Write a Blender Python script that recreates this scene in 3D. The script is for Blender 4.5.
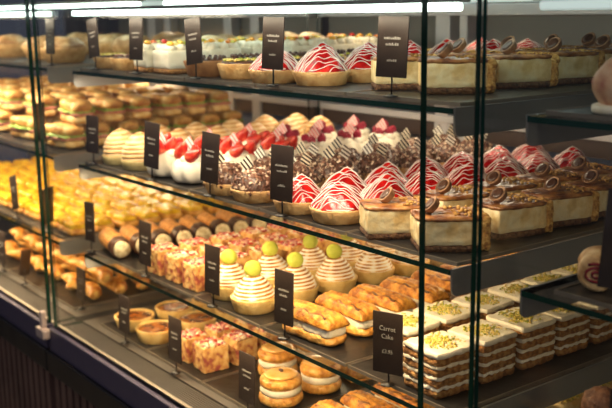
import bpy, math, random
import numpy as np
from mathutils import Vector, Matrix, Euler, noise as mn

for o in list(bpy.data.objects):
    bpy.data.objects.remove(o)
SC = bpy.context.scene
COL = SC.collection
rnd = random.Random(11)
PI = math.pi
Z0 = 1.10                                   # height of the middle shelf above the floor
ZA, ZB, ZC, ZD = Z0 + .24, Z0, Z0 - .24, Z0 - .445

# ------------------------------------------------------------------ camera
YAW, PITCH, ROLL, FPX = 0.923336, -0.202905, -0.0148618, 937.06
CAM = Vector((0.939142, -0.978764, 0.379502 + Z0))
cy, sy, cp, sp = math.cos(YAW), math.sin(YAW), math.cos(PITCH), math.sin(PITCH)
fw = Vector((-sy * cp, cy * cp, sp)); rt = Vector((cy, sy, 0)); up = rt.cross(fw)
cr, sr = math.cos(ROLL), math.sin(ROLL)
rt2 = cr * rt + sr * up; up2 = -sr * rt + cr * up
cam_data = bpy.data.cameras.new('camera')
cam = bpy.data.objects.new('camera', cam_data); COL.objects.link(cam)
mw = Matrix(((rt2.x, up2.x, -fw.x, CAM.x), (rt2.y, up2.y, -fw.y, CAM.y), (rt2.z, up2.z, -fw.z, CAM.z), (0, 0, 0, 1)))
cam.matrix_world = mw
cam_data.sensor_width = 36; cam_data.lens = FPX * 36 / 612
cam_data.clip_start = .05; cam_data.clip_end = 60
cam_data.dof.use_dof = True
cam_data.dof.focus_distance = 1.62
cam_data.dof.aperture_fstop = 55.1 / 12.0
SC.camera = cam

# ------------------------------------------------------------------ world, exposure
SC.view_settings.view_transform = 'Standard'
SC.view_settings.look = 'None'
SC.view_settings.gamma = 1
SC.view_settings.use_curve_mapping = False
SC.view_settings.exposure = 0.0
W = bpy.data.worlds.new('world'); SC.world = W; W.use_nodes = True
bg = W.node_tree.nodes['Background']
bg.inputs[0].default_value = (0.55, 0.62, 0.85, 1); bg.inputs[1].default_value = 0.07
SC.cycles.transparent_max_bounces = 32
SC.cycles.max_bounces = 8

def area(name, loc, direction, sx, sy_, power, color):
    l = bpy.data.lights.new(name, 'AREA'); l.shape = 'RECTANGLE'; l.size = sx; l.size_y = sy_
    l.energy = power; l.color = color
    o = bpy.data.objects.new(name, l); COL.objects.link(o)
    o.location = loc
    o.rotation_euler = Vector(direction).to_track_quat('-Z', 'Y').to_euler()
    return o

WARM = (1.0, .74, .41); MID = (1.0, .82, .58); COOL = (1.0, .83, .58)
# LED strips mounted under every shelf and in the lid: (level, front power, rear power, colour)
for tag_, x0, x1, k in (('main', -1.32, -.01, 1.0), ('far', -2.84, -1.51, 1.5)):
    for z, pf, pr, c in ((ZA + .130, 1.8, .8, COOL), (ZB + .214, 4.8, 2.2, MID), (ZC + .214, 5.6, 2.6, WARM), (ZD + .19, 4.0, 1.7, WARM)):
        xc = (x0 + x1) / 2; L = x1 - x0
        area('led_light_front', (xc - .02, -.012, z), (0, .50, -1), L - .06, .014, pf * k, c)
        area('led_light_rear', (xc - .19, .62, z), (0, -.35, -1), L - .40, .03, pr * k, c)
for z, c, p_ in ((ZA + .135, COOL, 1.0), (ZB + .222, MID, 1.4), (ZC + .222, WARM, 1.6)):
    area('led_light_front', (.75, .012, z), (0, .42, -1), .6, .02, p_, c)
# added fill above the customers' aisle, in place of general shop lighting
area('shop_fill_light', (-.6, -2.3, 3.2), (.1, .55, -1), 2.4, .5, 16, (1, .9, .78))
# unseen warm fill added low over the aisle to brighten the case fronts
area('aisle_fill_light', (1.6, -1.7, 2.1), (-.9, .75, -.35), 1.2, .6, 4, (1, .86, .68))
# blue area light added behind the camera for bluish reflections on glass and boards
area('blue_fill_light', (2.6, -3.6, 1.9), (-.75, .9, -.12), 1.6, 1.8, 6, (.4, .6, 1.0))

# ------------------------------------------------------------------ materials
MATS = {}
def nt(name):
    m = bpy.data.materials.new(name); m.use_nodes = True
    t = m.node_tree; b = t.nodes['Principled BSDF']
    return m, t, b
def food(name, cols, scale=60, rough=.5, bump=.0, bscale=None, detail=3, spec=.5, coat=0, vary=.12, sss=0):
    """noise-driven colour ramp through cols, a little bump, per-object brightness variation"""
    if name in MATS: return MATS[name]
    m, t, b = nt(name); N = t.nodes.new; Lk = t.links.new
    tc = N('ShaderNodeTexCoord')
    nz = N('ShaderNodeTexNoise'); nz.inputs['Scale'].default_value = scale; nz.inputs['Detail'].default_value = detail
    Lk(tc.outputs['Object'], nz.inputs['Vector'])
    rp = N('ShaderNodeValToRGB'); cr_ = rp.color_ramp
    n = len(cols)
    while len(cr_.elements) < n: cr_.elements.new(.5)
    for i, c in enumerate(cols):
        cr_.elements[i].position = .36 + .28 * i / max(1, n - 1); cr_.elements[i].color = (*c, 1)
    Lk(nz.outputs['Fac'], rp.inputs['Fac'])
    oi = N('ShaderNodeObjectInfo'); mr = N('ShaderNodeMapRange')
    mr.inputs['To Min'].default_value = 1 - vary; mr.inputs['To Max'].default_value = 1 + vary * .6
    Lk(oi.outputs['Random'], mr.inputs['Value'])
    mx = N('ShaderNodeVectorMath'); mx.operation = 'SCALE'
    Lk(rp.outputs['Color'], mx.inputs[0]); Lk(mr.outputs['Result'], mx.inputs['Scale'])
    Lk(mx.outputs['Vector'], b.inputs['Base Color'])
    b.inputs['Roughness'].default_value = rough
    b.inputs['Specular IOR Level'].default_value = spec
    if coat: b.inputs['Coat Weight'].default_value = coat; b.inputs['Coat Roughness'].default_value = .12
    if bump:
        n2 = N('ShaderNodeTexNoise'); n2.inputs['Scale'].default_value = bscale or scale * 2; n2.inputs['Detail'].default_value = 4
        Lk(tc.outputs['Object'], n2.inputs['Vector'])
        bp = N('ShaderNodeBump'); bp.inputs['Strength'].default_value = bump; bp.inputs['Distance'].default_value = .007
        Lk(n2.outputs['Fac'], bp.inputs['Height']); Lk(bp.outputs['Normal'], b.inputs['Normal'])
    MATS[name] = m
    return m
def attr_mat(name, attr, cols, rough=.5, bump=0, coat=0):
    if name in MATS: return MATS[name]
    m, t, b = nt(name); N = t.nodes.new; Lk = t.links.new
    a = N('ShaderNodeAttribute'); a.attribute_name = attr
    rp = N('ShaderNodeValToRGB'); cr_ = rp.color_ramp
    while len(cr_.elements) < len(cols): cr_.elements.new(.5)
    for i, (p, c) in enumerate(cols):
        cr_.elements[i].position = p; cr_.elements[i].color = (*c, 1)
    Lk(a.outputs['Fac'], rp.inputs['Fac']); Lk(rp.outputs['Color'], b.inputs['Base Color'])
    b.inputs['Roughness'].default_value = rough
    if coat: b.inputs['Coat Weight'].default_value = coat
    if bump:
        tc = N('ShaderNodeTexCoord'); n2 = N('ShaderNodeTexNoise'); n2.inputs['Scale'].default_value = 300
        Lk(tc.outputs['Object'], n2.inputs['Vector'])
        bp = N('ShaderNodeBump'); bp.inputs['Strength'].default_value = bump; bp.inputs['Distance'].default_value = .003
        Lk(n2.outputs['Fac'], bp.inputs['Height']); Lk(bp.outputs['Normal'], b.inputs['Normal'])
    MATS[name] = m
    return m
def plain(name, col, rough=.5, metal=0, emit=0, ecol=None, bump=0, spec=.5):
    if name in MATS: return MATS[name]
    m, t, b = nt(name)
    b.inputs['Base Color'].default_value = (*col, 1); b.inputs['Roughness'].default_value = rough
    b.inputs['Metallic'].default_value = metal; b.inputs['Specular IOR Level'].default_value = spec
    if emit:
        b.inputs['Emission Color'].default_value = (*(ecol or col), 1); b.inputs['Emission Strength'].default_value = emit
    # faint surface mottling so nothing is perfectly flat
    N = t.nodes.new; tc = N('ShaderNodeTexCoord'); nz = N('ShaderNodeTexNoise'); nz.inputs['Scale'].default_value = 14
    t.links.new(tc.outputs['Object'], nz.inputs['Vector'])
    mr = N('ShaderNodeMapRange'); mr.inputs['To Min'].default_value = max(.02, rough - .08); mr.inputs['To Max'].default_value = min(1, rough + .08)
    t.links.new(nz.outputs['Fac'], mr.inputs['Value']); t.links.new(mr.outputs['Result'], b.inputs['Roughness'])
    MATS[name] = m
    return m
def stripes(name, c1, c2, scale):
    if name in MATS: return MATS[name]
    m, t, b = nt(name); N = t.nodes.new; Lk = t.links.new
    tc = N('ShaderNodeTexCoord'); w = N('ShaderNodeTexWave'); w.bands_direction = 'DIAGONAL'
    w.inputs['Scale'].default_value = scale; w.inputs['Distortion'].default_value = 0
    mp = N('ShaderNodeMapping'); mp.inputs['Scale'].default_value = (1, 0, 1)
    Lk(tc.outputs['Object'], mp.inputs['Vector']); Lk(mp.outputs['Vector'], w.inputs['Vector'])
    rp = N('ShaderNodeValToRGB'); rp.color_ramp.interpolation = 'CONSTANT'
    rp.color_ramp.elements[0].color = (*c1, 1); rp.color_ramp.elements[1].position = .52; rp.color_ramp.elements[1].color = (*c2, 1)
    Lk(w.outputs['Fac'], rp.inputs['Fac']); Lk(rp.outputs['Color'], b.inputs['Base Color'])
    b.inputs['Roughness'].default_value = .35
    MATS[name] = m
    return m
def glass_mat(name, tint=(.996, .997, .994)):
    m = bpy.data.materials.new(name); m.use_nodes = True; t = m.node_tree; t.nodes.clear(); N = t.nodes.new; Lk = t.links.new
    out = N('ShaderNodeOutputMaterial'); mix = N('ShaderNodeMixShader'); tr = N('ShaderNodeBsdfTransparent'); gl = N('ShaderNodeBsdfGlossy')
    tr.inputs[0].default_value = (*tint, 1); gl.inputs['Roughness'].default_value = .02; gl.inputs[0].default_value = (1, 1, 1, 1)
    lw = N('ShaderNodeLayerWeight'); lw.inputs[0].default_value = .5
    pw = N('ShaderNodeMath'); pw.operation = 'POWER'; pw.inputs[1].default_value = 5
    ml = N('ShaderNodeMath'); ml.operation = 'MULTIPLY_ADD'; ml.inputs[1].default_value = .6; ml.inputs[2].default_value = .018
    Lk(lw.outputs['Facing'], pw.inputs[0]); Lk(pw.outputs[0], ml.inputs[0]); Lk(ml.outputs[0], mix.inputs[0])
    Lk(tr.outputs[0], mix.inputs[1]); Lk(gl.outputs[0], mix.inputs[2]); Lk(mix.outputs[0], out.inputs[0])
    MATS[name] = m
    return m
GLASS = glass_mat('clear_glass')
EDGE = plain('green_glass_edge', (.006, .035, .024), .15)
STEEL = plain('brushed_steel', (.42, .41, .40), .38, .75)
DKSTEEL = plain('grey_bracket_metal', (.20, .20, .19), .5, .3)
POSTM = plain('pale_aluminium', (.62, .63, .66), .4, .3)
SLATE = food('black_slate', [(.010, .009, .009), (.024, .022, .021)], 30, .36, .1, spec=.3)
RIM = plain('tray_rim_metal', (.32, .28, .23), .45, .8)
NAVY = plain('navy_purple_rail', (.085, .072, .135), .42, .1)
BLACK = plain('black_ledge', (.012, .010, .012), .4)
SLAT = food('dark_stained_slats', [(.10, .055, .05), (.15, .085, .075)], 8, .5)
BOARD = food('dark_brown_board', [(.016, .010, .008), (.026, .017, .013)], 20, .45, vary=.05, spec=.3)
WIRE = plain('black_wire', (.015, .013, .012), .35, .4)
CHALK = plain('pale_lettering', (.22, .205, .185), .8)
LED = plain('led_diffuser', (.8, .9, .85), .4, 0, 5.5, (.78, 1.0, .90))
LED2 = plain('rear_led_diffuser', (.8, .9, .88), .4, 0, .55, (.72, .9, .85))
DECK = plain('deck_steel', (.15, .135, .12), .40, .6)

# ------------------------------------------------------------------ mesh helpers
class MB:
    def __init__(s): s.v = []; s.f = []; s.m = []; s.a = []; s.sm = []
    def add(s, vs, fs, mi=0, attr=None, smooth=True, M=None):
        n = len(s.v)
        if M is not None: vs = [M @ Vector(v) for v in vs]
        s.v += [tuple(v) for v in vs]
        s.f += [tuple(i + n for i in f) for f in fs]
        s.m += [mi] * len(fs); s.sm += [smooth] * len(fs)
        if attr is None: s.a += [0.0] * len(vs)
        elif isinstance(attr, (int, float)): s.a += [float(attr)] * len(vs)
        else: s.a += list(attr)
        return s
    def box(s, x0, x1, y0, y1, z0, z1, mi=0, mis=None, attr=None, M=None):
        vs = [(x0, y0, z0), (x1, y0, z0), (x1, y1, z0), (x0, y1, z0), (x0, y0, z1), (x1, y0, z1), (x1, y1, z1), (x0, y1, z1)]
        fs = [(0, 3, 2, 1), (4, 5, 6, 7), (0, 1, 5, 4), (2, 3, 7, 6), (1, 2, 6, 5), (3, 0, 4, 7)]  # -z +z -y +y +x -x
        n = len(s.f); s.add(vs, fs, mi, attr, False, M)
        if mis:
            for i, q in enumerate(mis): s.m[n + i] = q
        return s
    def build(s, name, mats, parent=None, attr=None, bevel=0, subsurf=0, seg=2):
        me = bpy.data.meshes.new(name); me.from_pydata(s.v, [], s.f)
        for m in (mats if isinstance(mats, (list, tuple)) else [mats]): me.materials.append(m)
        me.polygons.foreach_set('material_index', s.m)
        me.polygons.foreach_set('use_smooth', s.sm)
        if attr:
            at = me.attributes.new(attr, 'FLOAT', 'POINT'); at.data.foreach_set('value', s.a)
        me.update()
        o = bpy.data.objects.new(name, me); COL.objects.link(o)
        if parent: o.parent = parent
        if bevel:
            b = o.modifiers.new('b', 'BEVEL'); b.width = bevel; b.segments = seg; b.limit_method = 'ANGLE'; b.angle_limit = .7
        if subsurf:
            b = o.modifiers.new('s', 'SUBSURF'); b.levels = subsurf; b.render_levels = subsurf
        return o
def lathe(mb, prof, n=40, rad=None, attr=None, M=None, mi=0, cx=0, cy_=0, smooth=True):
    """prof: list of (r,z); rad(theta, i, r, z) -> (r, z); attr(theta,i,r,z)->value"""
    vs = []; at = []
    for i, (r, z) in enumerate(prof):
        for k in range(n):
            th = 2 * PI * k / n
            rr, zz = rad(th, i, r, z) if rad else (r, z)
            vs.append((cx + rr * math.cos(th), cy_ + rr * math.sin(th), zz))
            at.append(attr(th, i, rr, zz) if attr else 0.0)
    fs = []
    for i in range(len(prof) - 1):
        for k in range(n):
            k2 = (k + 1) % n
            fs.append((i * n + k, i * n + k2, (i + 1) * n + k2, (i + 1) * n + k))
    fs.append(tuple(reversed(range(n)))); L = (len(prof) - 1) * n; fs.append(tuple(L + k for k in range(n)))
    mb.add(vs, fs, mi, at, smooth, M)
    return mb
def tube(mb, pts, r=.001, n=5, closed=False, attr=None, rf=None):
    pts = [Vector(p) for p in pts]; vs = []; N_ = len(pts)
    for i, p in enumerate(pts):
        a = pts[max(0, i - 1)]; b = pts[min(N_ - 1, i + 1)]
        t = (b - a)
        t = t.normalized() if t.length > 1e-9 else Vector((1, 0, 0))
        u = t.cross(Vector((0, 0, 1)))
        if u.length < 1e-3: u = t.cross(Vector((0, 1, 0)))
        u.normalize(); w = t.cross(u)
        q = r * (rf(i / (N_ - 1)) if rf else 1)
        for k in range(n):
            th = 2 * PI * k / n
            vs.append(p + u * q * math.cos(th) + w * q * math.sin(th))
    fs = []
    for i in range(N_ - 1):
        for k in range(n):
            k2 = (k + 1) % n
            fs.append((i * n + k, i * n + k2, (i + 1) * n + k2, (i + 1) * n + k))
    fs.append(tuple(reversed(range(n)))); fs.append(tuple((N_ - 1) * n + k for k in range(n)))
    mb.add(vs, fs, 0, attr, True)
    return mb
def blob(mb, c, r, sc=(1, 1, 1), nz=.15, fr=1.5, seg=10, attr=None, seed=0, rot=None, mi=0):
    """noisy ellipsoid"""
    vs = []; rings = seg // 2 + 1
    M = (Euler(rot).to_matrix() if rot else Matrix.Identity(3))
    vs.append(Vector((0, 0, -1)))
    for i in range(1, rings):
        ph = -PI / 2 + PI * i / rings
        for k in range(seg):
            th = 2 * PI * k / seg
            vs.append(Vector((math.cos(ph) * math.cos(th), math.cos(ph) * math.sin(th), math.sin(ph))))
    vs.append(Vector((0, 0, 1)))
    out = []
    for v in vs:
        d = 1 + nz * mn.noise(v * fr + Vector((seed * 3.1, seed, 0)))
        q = Vector((v.x * sc[0], v.y * sc[1], v.z * sc[2])) * r * d
        out.append(M @ q + Vector(c))
    fs = [(0, 1 + (k + 1) % seg, 1 + k) for k in range(seg)]
    for i in range(rings - 2):
        for k in range(seg):
            a = 1 + i * seg + k; b = 1 + i * seg + (k + 1) % seg
            fs.append((a, b, b + seg, a + seg))
    top = len(vs) - 1; base = 1 + (rings - 2) * seg
    fs += [(base + k, base + (k + 1) % seg, top) for k in range(seg)]
    mb.add(out, fs, mi, attr, True)
    return mb
def shards(mb, n, surf, size, rg, attr=None):
    """curled shards strewn over a surface function surf(u,v)->(point, normal)"""
    for _ in range(n):
        p, nn = surf(rg.random(), rg.random())
        e = Euler((rg.uniform(-.9, .9), rg.uniform(-.9, .9), rg.uniform(0, 2 * PI))).to_matrix()
        q = nn.to_track_quat('Z', 'Y').to_matrix() @ e
        L = size * rg.uniform(.5, 1.3); w = L * rg.uniform(.25, .5); t = .0007
        a = attr(rg) if attr else 0.0
        vs = []
        for i in range(4):
            u = (i / 3 - .5); bend = -4 * u * u * L * .25
            for sgn in (-1, 1):
                for zz in (0, t): vs.append(q @ Vector((u * L, sgn * w / 2, bend + zz + .001)) + p)
        fs = []
        for i in range(3):
            b = i * 4
            fs += [(b, b + 4, b + 6, b + 2), (b + 1, b + 3, b + 7, b + 5), (b, b + 1, b + 5, b + 4), (b + 2, b + 6, b + 7, b + 3)]
        fs += [(0, 2, 3, 1), (12, 13, 15, 14)]
        mb.add(vs, fs, 0, a, False)
    return mb
def rbox(mb, x0, x1, y0, y1, z0, z1, nx=14, ny=14, nzs=6, amp=.002, fr=60, k=5, seed=0, attrf=None):
    """soft-cornered noisy block made of a wrapped grid"""
    cx, cyy, cz = (x0 + x1) / 2, (y0 + y1) / 2, (z0 + z1) / 2
    hx, hy, hz = (x1 - x0) / 2, (y1 - y0) / 2, (z1 - z0) / 2
    def face(fn, a, b, flip):
        vs = []; at = []
        for i in range(a + 1):
            for j in range(b + 1):
                p = Vector(fn(-1 + 2 * i / a, -1 + 2 * j / b))
                # superellipsoid-ish rounding
                l = (abs(p.x) ** (2 * k) + abs(p.y) ** (2 * k) + abs(p.z) ** (2 * k)) ** (1 / (2 * k))
                p = p / l
                q = Vector((cx + p.x * hx, cyy + p.y * hy, cz + p.z * hz))
                d = mn.noise(q * fr + Vector((seed, 0, seed * 2))) * amp
                n_ = Vector((p.x ** 5, p.y ** 5, p.z ** 5)); n_.normalize()
                q = q + n_ * d
                if q.z < z0: q.z = z0
                vs.append(q); at.append(attrf(q) if attrf else 0.0)
        fs = []
        for i in range(a):
            for j in range(b):
                f = (i * (b + 1) + j, (i + 1) * (b + 1) + j, (i + 1) * (b + 1) + j + 1, i * (b + 1) + j + 1)
                fs.append(tuple(reversed(f)) if flip else f)
        mb.add(vs, fs, 0, at, True)
    face(lambda u, v: (u, v, 1), nx, ny, False); face(lambda u, v: (u, v, -1), nx, ny, True)
    face(lambda u, v: (u, 1, v), nx, nzs, True); face(lambda u, v: (u, -1, v), nx, nzs, False)
    face(lambda u, v: (1, u, v), ny, nzs, False); face(lambda u, v: (-1, u, v), ny, nzs, True)
    return mb

def empty(name, loc=(0, 0, 0), rz=0):
    o = bpy.data.objects.new(name, None); COL.objects.link(o); o.location = loc; o.rotation_euler = (0, 0, rz)
    o.empty_display_size = .02
    return o
def tag(o, label, cat, group=None):
    o['label'] = label; o['category'] = cat
    if group: o['group'] = group
    return o
def copy_tree(o, parent=None):
    c = o.copy(); COL.objects.link(c)
    if parent: c.parent = parent
    for ch in list(o.children): copy_tree(ch, c)
    return c
USED = set()
def place(proto, x, y, z, rz, label, cat, group, sc=1.0):
    """the first placement moves the prototype itself, later ones copy it with its parts"""
    if proto.name in USED: o = copy_tree(proto)
    else: o = proto; USED.add(proto.name)
    o.location = (x, y, z); o.rotation_euler = (0, 0, rz); o.scale = (sc, sc, sc)
    tag(o, label, cat, group)
    return o
ORD = ['first', 'second', 'third', 'fourth', 'fifth', 'sixth', 'seventh', 'eighth', 'ninth', 'tenth', 'eleventh', 'twelfth']

# ------------------------------------------------------------------ the room
def struct(o): o['kind'] = 'structure'; return o
m = MB(); m.box(-7, 3, -4.5, 3.2, -.05, 0); struct(m.build('floor', food('floor_stone', [(.10, .085, .075), (.16, .14, .12)], 3, .5)))
m = MB(); m.box(-7, 3, 2.4, 2.5, 0, 3); struct(m.build('wall_back', food('kitchen_wall_tile', [(.17, .15, .14), (.24, .21, .19)], 1.5, .6, vary=0)))

# ------------------------------------------------------------------ display cases
GY0, GY1 = -.070, -.060
def display_case(gx0, gx1, sx0, sx1, label, posts, full=True, side_l=True, side_r=True):
    R = empty('display_case', ((gx0 + gx1) / 2, .35, 0))
    ox, oy = R.location.x, R.location.y
    def P(name, mb, mat, par=None, **kw):
        o = mb.build(name, mat, par or R, **kw)
        if par is None: o.location = (-ox, -oy, 0)
        return o
    P('front_glass', MB().box(gx0, gx1, GY0, GY1, Z0 - .447, Z0 + .46, 0, (1, 1, 0, 0, 1, 1)), [GLASS, EDGE])
    if side_l: P('side_glass', MB().box(gx0, gx0 + .007, GY1 + .002, .84, Z0 - .447, Z0 + .46, 0, (1, 1, 1, 1, 0, 0)), [GLASS, EDGE])
    if side_r: P('side_glass', MB().box(gx1 - .007, gx1, GY1 + .002, .84, Z0 - .447, Z0 + .46, 0, (1, 1, 1, 1, 0, 0)), [GLASS, EDGE])
    for z in (ZA, ZB, ZC):
        s = P('shelf', MB().box(sx0, sx1, 0, .80, z - .0085, z, 0, (0, 0, 1, 1, 1, 1)), [GLASS, EDGE])
        for xa in (sx0 - .004, sx1):
            b = MB()
            # side bracket plate with a rounded lower front corner
            h = .042; r = .012; pts = [(.002, 0), (.002, -h + r)]
            pts += [(.002 + r - r * math.cos(a), -h + r - r * math.sin(a)) for a in (.4, .8, 1.2, PI / 2)]
            pts += [(.80, -h), (.80, 0)]
            n = len(pts); vs = [(xa, p[0], z + p[1]) for p in pts] + [(xa + .004, p[0], z + p[1]) for p in pts]
            fs = [tuple(reversed(range(n))), tuple(range(n, 2 * n))] + [(i, (i + 1) % n, n + (i + 1) % n, n + i) for i in range(n)]
            b.add(vs, fs, smooth=False)
            b.box(xa, xa + .004, .002, .80, z - .0005, z + .0008, mi=0)
            b.build('bracket', DKSTEEL, s)
    # rear uprights, header and sliding-door rails
    for px_, w in posts:
        P('rear_post', MB().box(px_ - w / 2, px_ + w / 2, .85, .89, ZD, Z0 + .45), POSTM, bevel=.004)
    P('rear_header', MB().box(gx0, gx1, .845, .885, Z0 + .362, Z0 + .392), POSTM, bevel=.002)
    P('rear_panel', MB().box(gx0, gx1, .89, .90, Z0 + .235, Z0 + .362), DKSTEEL)
    P('rear_rail', MB().box(gx0, gx1, .845, .885, Z0 + .078, Z0 + .098), POSTM, bevel=.002)
    P('rear_rail', MB().box(gx0, gx1, .86, .885, Z0 + .035, Z0 + .078), plain('dark_brown_rail', (.06, .04, .035), .5))
    P('rear_light', MB().box(gx0, gx1, .83, .86, Z0 + .395, Z0 + .43), LED2)
    P('rear_glass', MB().box(gx0, gx1, .868, .873, ZD, Z0 + .035), GLASS)
    # top light bar
    P('light_bar', MB().box(sx0, sx1, .0, .035, Z0 + .3885, Z0 + .396), STEEL, bevel=.002)
    P('light_diffuser', MB().box(sx0 + .01, sx1 - .01, .003, .03, Z0 + .3765, Z0 + .3885), LED if full else LED2, bevel=.003)
    P('light_bar', MB().box(sx0, sx1, .26, .30, Z0 + .412, Z0 + .422), STEEL, bevel=.002)
    P('light_diffuser', MB().box(sx0 + .01, sx1 - .01, .262, .298, Z0 + .401, Z0 + .412), LED if full else LED2, bevel=.003)
    P('top_panel', MB().box(gx0, gx1, GY0, .90, Z0 + .46, Z0 + .475), DKSTEEL)
    # deck, grille, rail, ledge, slatted plinth
    P('deck', MB().box(gx0, gx1, .012, .86, ZD - .03, ZD - .001), DECK)
    g = MB(); g.box(gx0, gx1, -.058, .012, ZD - .03, ZD - .012)
    y = -.052
    while y < .008:
        g.box(gx0 + .01, gx1 - .01, y, y + .0028, ZD - .012, ZD - .003); y += .0062
    P('air_grille', g, DECK)
    P('bottom_rail', MB().box(gx0 - .012, gx1 + .012, -.082, -.058, Z0 - .512, Z0 - .447), NAVY, bevel=.002)
    P('rail_trim', MB().box(gx0 - .012, gx1 + .012, -.060, -.052, Z0 - .452, Z0 - .443), RIM)
    P('ledge', MB().box(gx0 - .02, gx1 + .02, -.090, .86, Z0 - .575, Z0 - .512), BLACK, bevel=.004)
    P('plinth', MB().box(gx0 - .02, gx1 + .02, -.06, .86, 0.0, Z0 - .575), BLACK)
    sl = MB(); x = gx0 - .015
    while x < gx1 - .012:
        sl.box(x, x + .027, -.074, -.060, .06, Z0 - .575); x += .044
    P('plinth_slats', sl, SLAT)
    tag(R, label, 'display case', 'glass display cases in a run')
    return R
display_case(-1.397, .003, -1.33, -.004, 'glass display case holding the lemon meringue tarts and the carrot cake squares',
             [(-.865, .055), (-.79, .028)])
display_case(-2.87, -1.441, -2.84, -1.50, 'glass bakery display case with yellow pastries, joined beyond the custard tart case',
             [(-2.50, .06), (-2.37, .05), (-1.93, .05), (-1.76, .05)])
display_case(.103, 1.45, .132, 1.42, 'glass display case beside the carrot cakes, holding the jam roll',
             [(1.3, .055)], full=False)
# little clamp where two front panes meet
cl = MB(); cl.box(-1.445, -1.392, -.105, -.083, Z0 - .475, Z0 - .447); cl.box(-1.426, -1.412, -.10, -.083, Z0 - .447, Z0 - .40)
tag(cl.build('glass_clamp', plain('pinkish_clamp', (.62, .5, .47), .4, .3), bevel=.004), 'pale pinkish metal clamp joining two front panes at the bottom rail', 'clamp')

# ------------------------------------------------------------------ back counter of the kitchen
R = empty('back_counter', (-2, 2.1, 0))
def PB(name, mb, mat, **k):
    o = mb.build(name, mat, R, **k); o.location = (2, -2.1, 0); return o
PB('worktop', MB().box(-6.5, 2, 1.75, 2.39, .90, .94), POSTM)
PB('cabinet_body', MB().box(-6.5, 2, 1.8, 2.39, 0, .90), plain('beige_cabinet', (.48, .43, .37), .6))
tag(R, 'long beige kitchen counter running behind the display cases', 'counter')
for i, (x, w, h, c, nm) in enumerate(((-5.3, .5, .32, (.25, .24, .25), 'grey'), (-4.5, .3, .22, (.3, .12, .05), 'orange brown'), (-3.7, .55, .42, (.06, .06, .07), 'black'), (-2.9, .35, .28, (.5, .5, .52), 'white'),
                                      (-2.2, .5, .3, (.12, .09, .08), 'brown'))):
    b = MB().box(x, x + w, 1.85, 2.2, .94, .94 + h)
    b.box(x + .04, x + w - .04, 1.842, 1.85, .98, .94 + h - .05)
    tag(b.build('kitchen_appliance', plain('appliance_' + nm.replace(' ', '_'), c, .4), bevel=.01), 'blurred ' + nm + ' appliance standing on the kitchen counter behind the case', 'appliance', 'appliances on the counter')

# ------------------------------------------------------------------ pastry materials
CRUST = food('tart_crust', [(.52, .27, .08), (.66, .38, .14), (.72, .46, .19)], 45, .6, .35, 180)
CRUSTY = food('yellow_crust', [(.62, .36, .09), (.76, .50, .16), (.80, .57, .22)], 40, .55, .3, 160)
CRUSTD = food('dark_crumb_crust', [(.05, .02, .01), (.14, .06, .025), (.22, .11, .045)], 160, .8, .6, 300)
RED = food('strawberry_glaze', [(.24, .002, .003), (.44, .005, .006), (.60, .02, .012)], 55, .22, .25, 110, coat=.25)
ICING = food('white_icing', [(.82, .74, .68), (.9, .84, .8)], 60, .35)
CHOC = food('chocolate', [(.045, .018, .010), (.10, .042, .022)], 60, .35, .2)
CREAM = food('white_cream', [(.78, .70, .52), (.86, .80, .66)], 30, .45, .12, 90, vary=.05)
CHEESE = food('cheesecake_filling', [(.70, .47, .18), (.84, .64, .31), (.88, .74, .43)], 40, .55, .25, 120, vary=.08)
CARAMEL = food('caramel_glaze', [(.11, .035, .012), (.28, .10, .03), (.50, .24, .07)], 45, .4, .3, 80, coat=.15)
CRUMB = food('golden_crumb', [(.26, .10, .02), (.56, .28, .06), (.76, .48, .15)], 150, .8, .7, 260)
PUFF = food('puff_pastry', [(.46, .17, .02), (.72, .34, .06), (.82, .48, .13)], 60, .38, .5, 200, coat=.25)
PUFFD = food('ridged_puff_top', [(.28, .08, .008), (.62, .24, .025), (.82, .42, .07)], 55, .38, .6, 260, coat=.2)
SPONGE = food('carrot_sponge', [(.20, .08, .02), (.36, .16, .045), (.48, .26, .08)], 110, .85, .7, 260)
MACARON = food('lemon_macaron', [(.46, .50, .05), (.56, .58, .09)], 90, .6, .15)
CUSTARD = food('baked_custard', [(.16, .04, .008), (.34, .10, .015), (.52, .20, .03)], 35, .2, .2, 60, coat=.5)
YELLOW = food('yellow_glazed_fruit', [(.60, .26, .015), (.84, .52, .02), (.88, .66, .10)], 28, .25, .35, 70, coat=.4)
STRAW = food('strawberry_flesh', [(.45, .008, .006), (.62, .03, .015), (.75, .16, .08)], 70, .28, .3, 200, coat=.4)
RASP = food('raspberry_flesh', [(.30, .008, .03), (.50, .03, .07)], 120, .4, .8, 260)
TAN = food('tan_meringue', [(.66, .42, .2), (.78, .58, .34)], 50, .5, .15)
ROLLM = food('sugared_roll', [(.34, .11, .02), (.64, .26, .04), (.78, .40, .10)], 140, .6, .5, 260)
BREAD = food('bread_roll', [(.42, .17, .03), (.72, .40, .10), (.84, .60, .26)], 30, .55, .3, 90)
CROISS = food('croissant_crust', [(.42, .13, .02), (.72, .32, .05), (.86, .55, .17)], 35, .35, .4, 90, coat=.3)
GREEN = food('lettuce_leaf', [(.15, .30, .03), (.40, .55, .10)], 60, .5, .4)
HAM = food('ham_slice', [(.45, .12, .08), (.62, .24, .16)], 60, .5, .3)
TOAST = attr_mat('toasted_meringue', 'toast', [(0, (.93, .92, .90)), (.35, (.92, .86, .72)), (.5, (.80, .46, .09)), (.72, (.52, .20, .03)), (1, (.24, .08, .015))], .45, .1)
TOASTB = attr_mat('beehive_meringue', 'toast', [(0, (.84, .64, .36)), (.5, (.76, .48, .20)), (1, (.56, .26, .07))], .5, .1)
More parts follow.
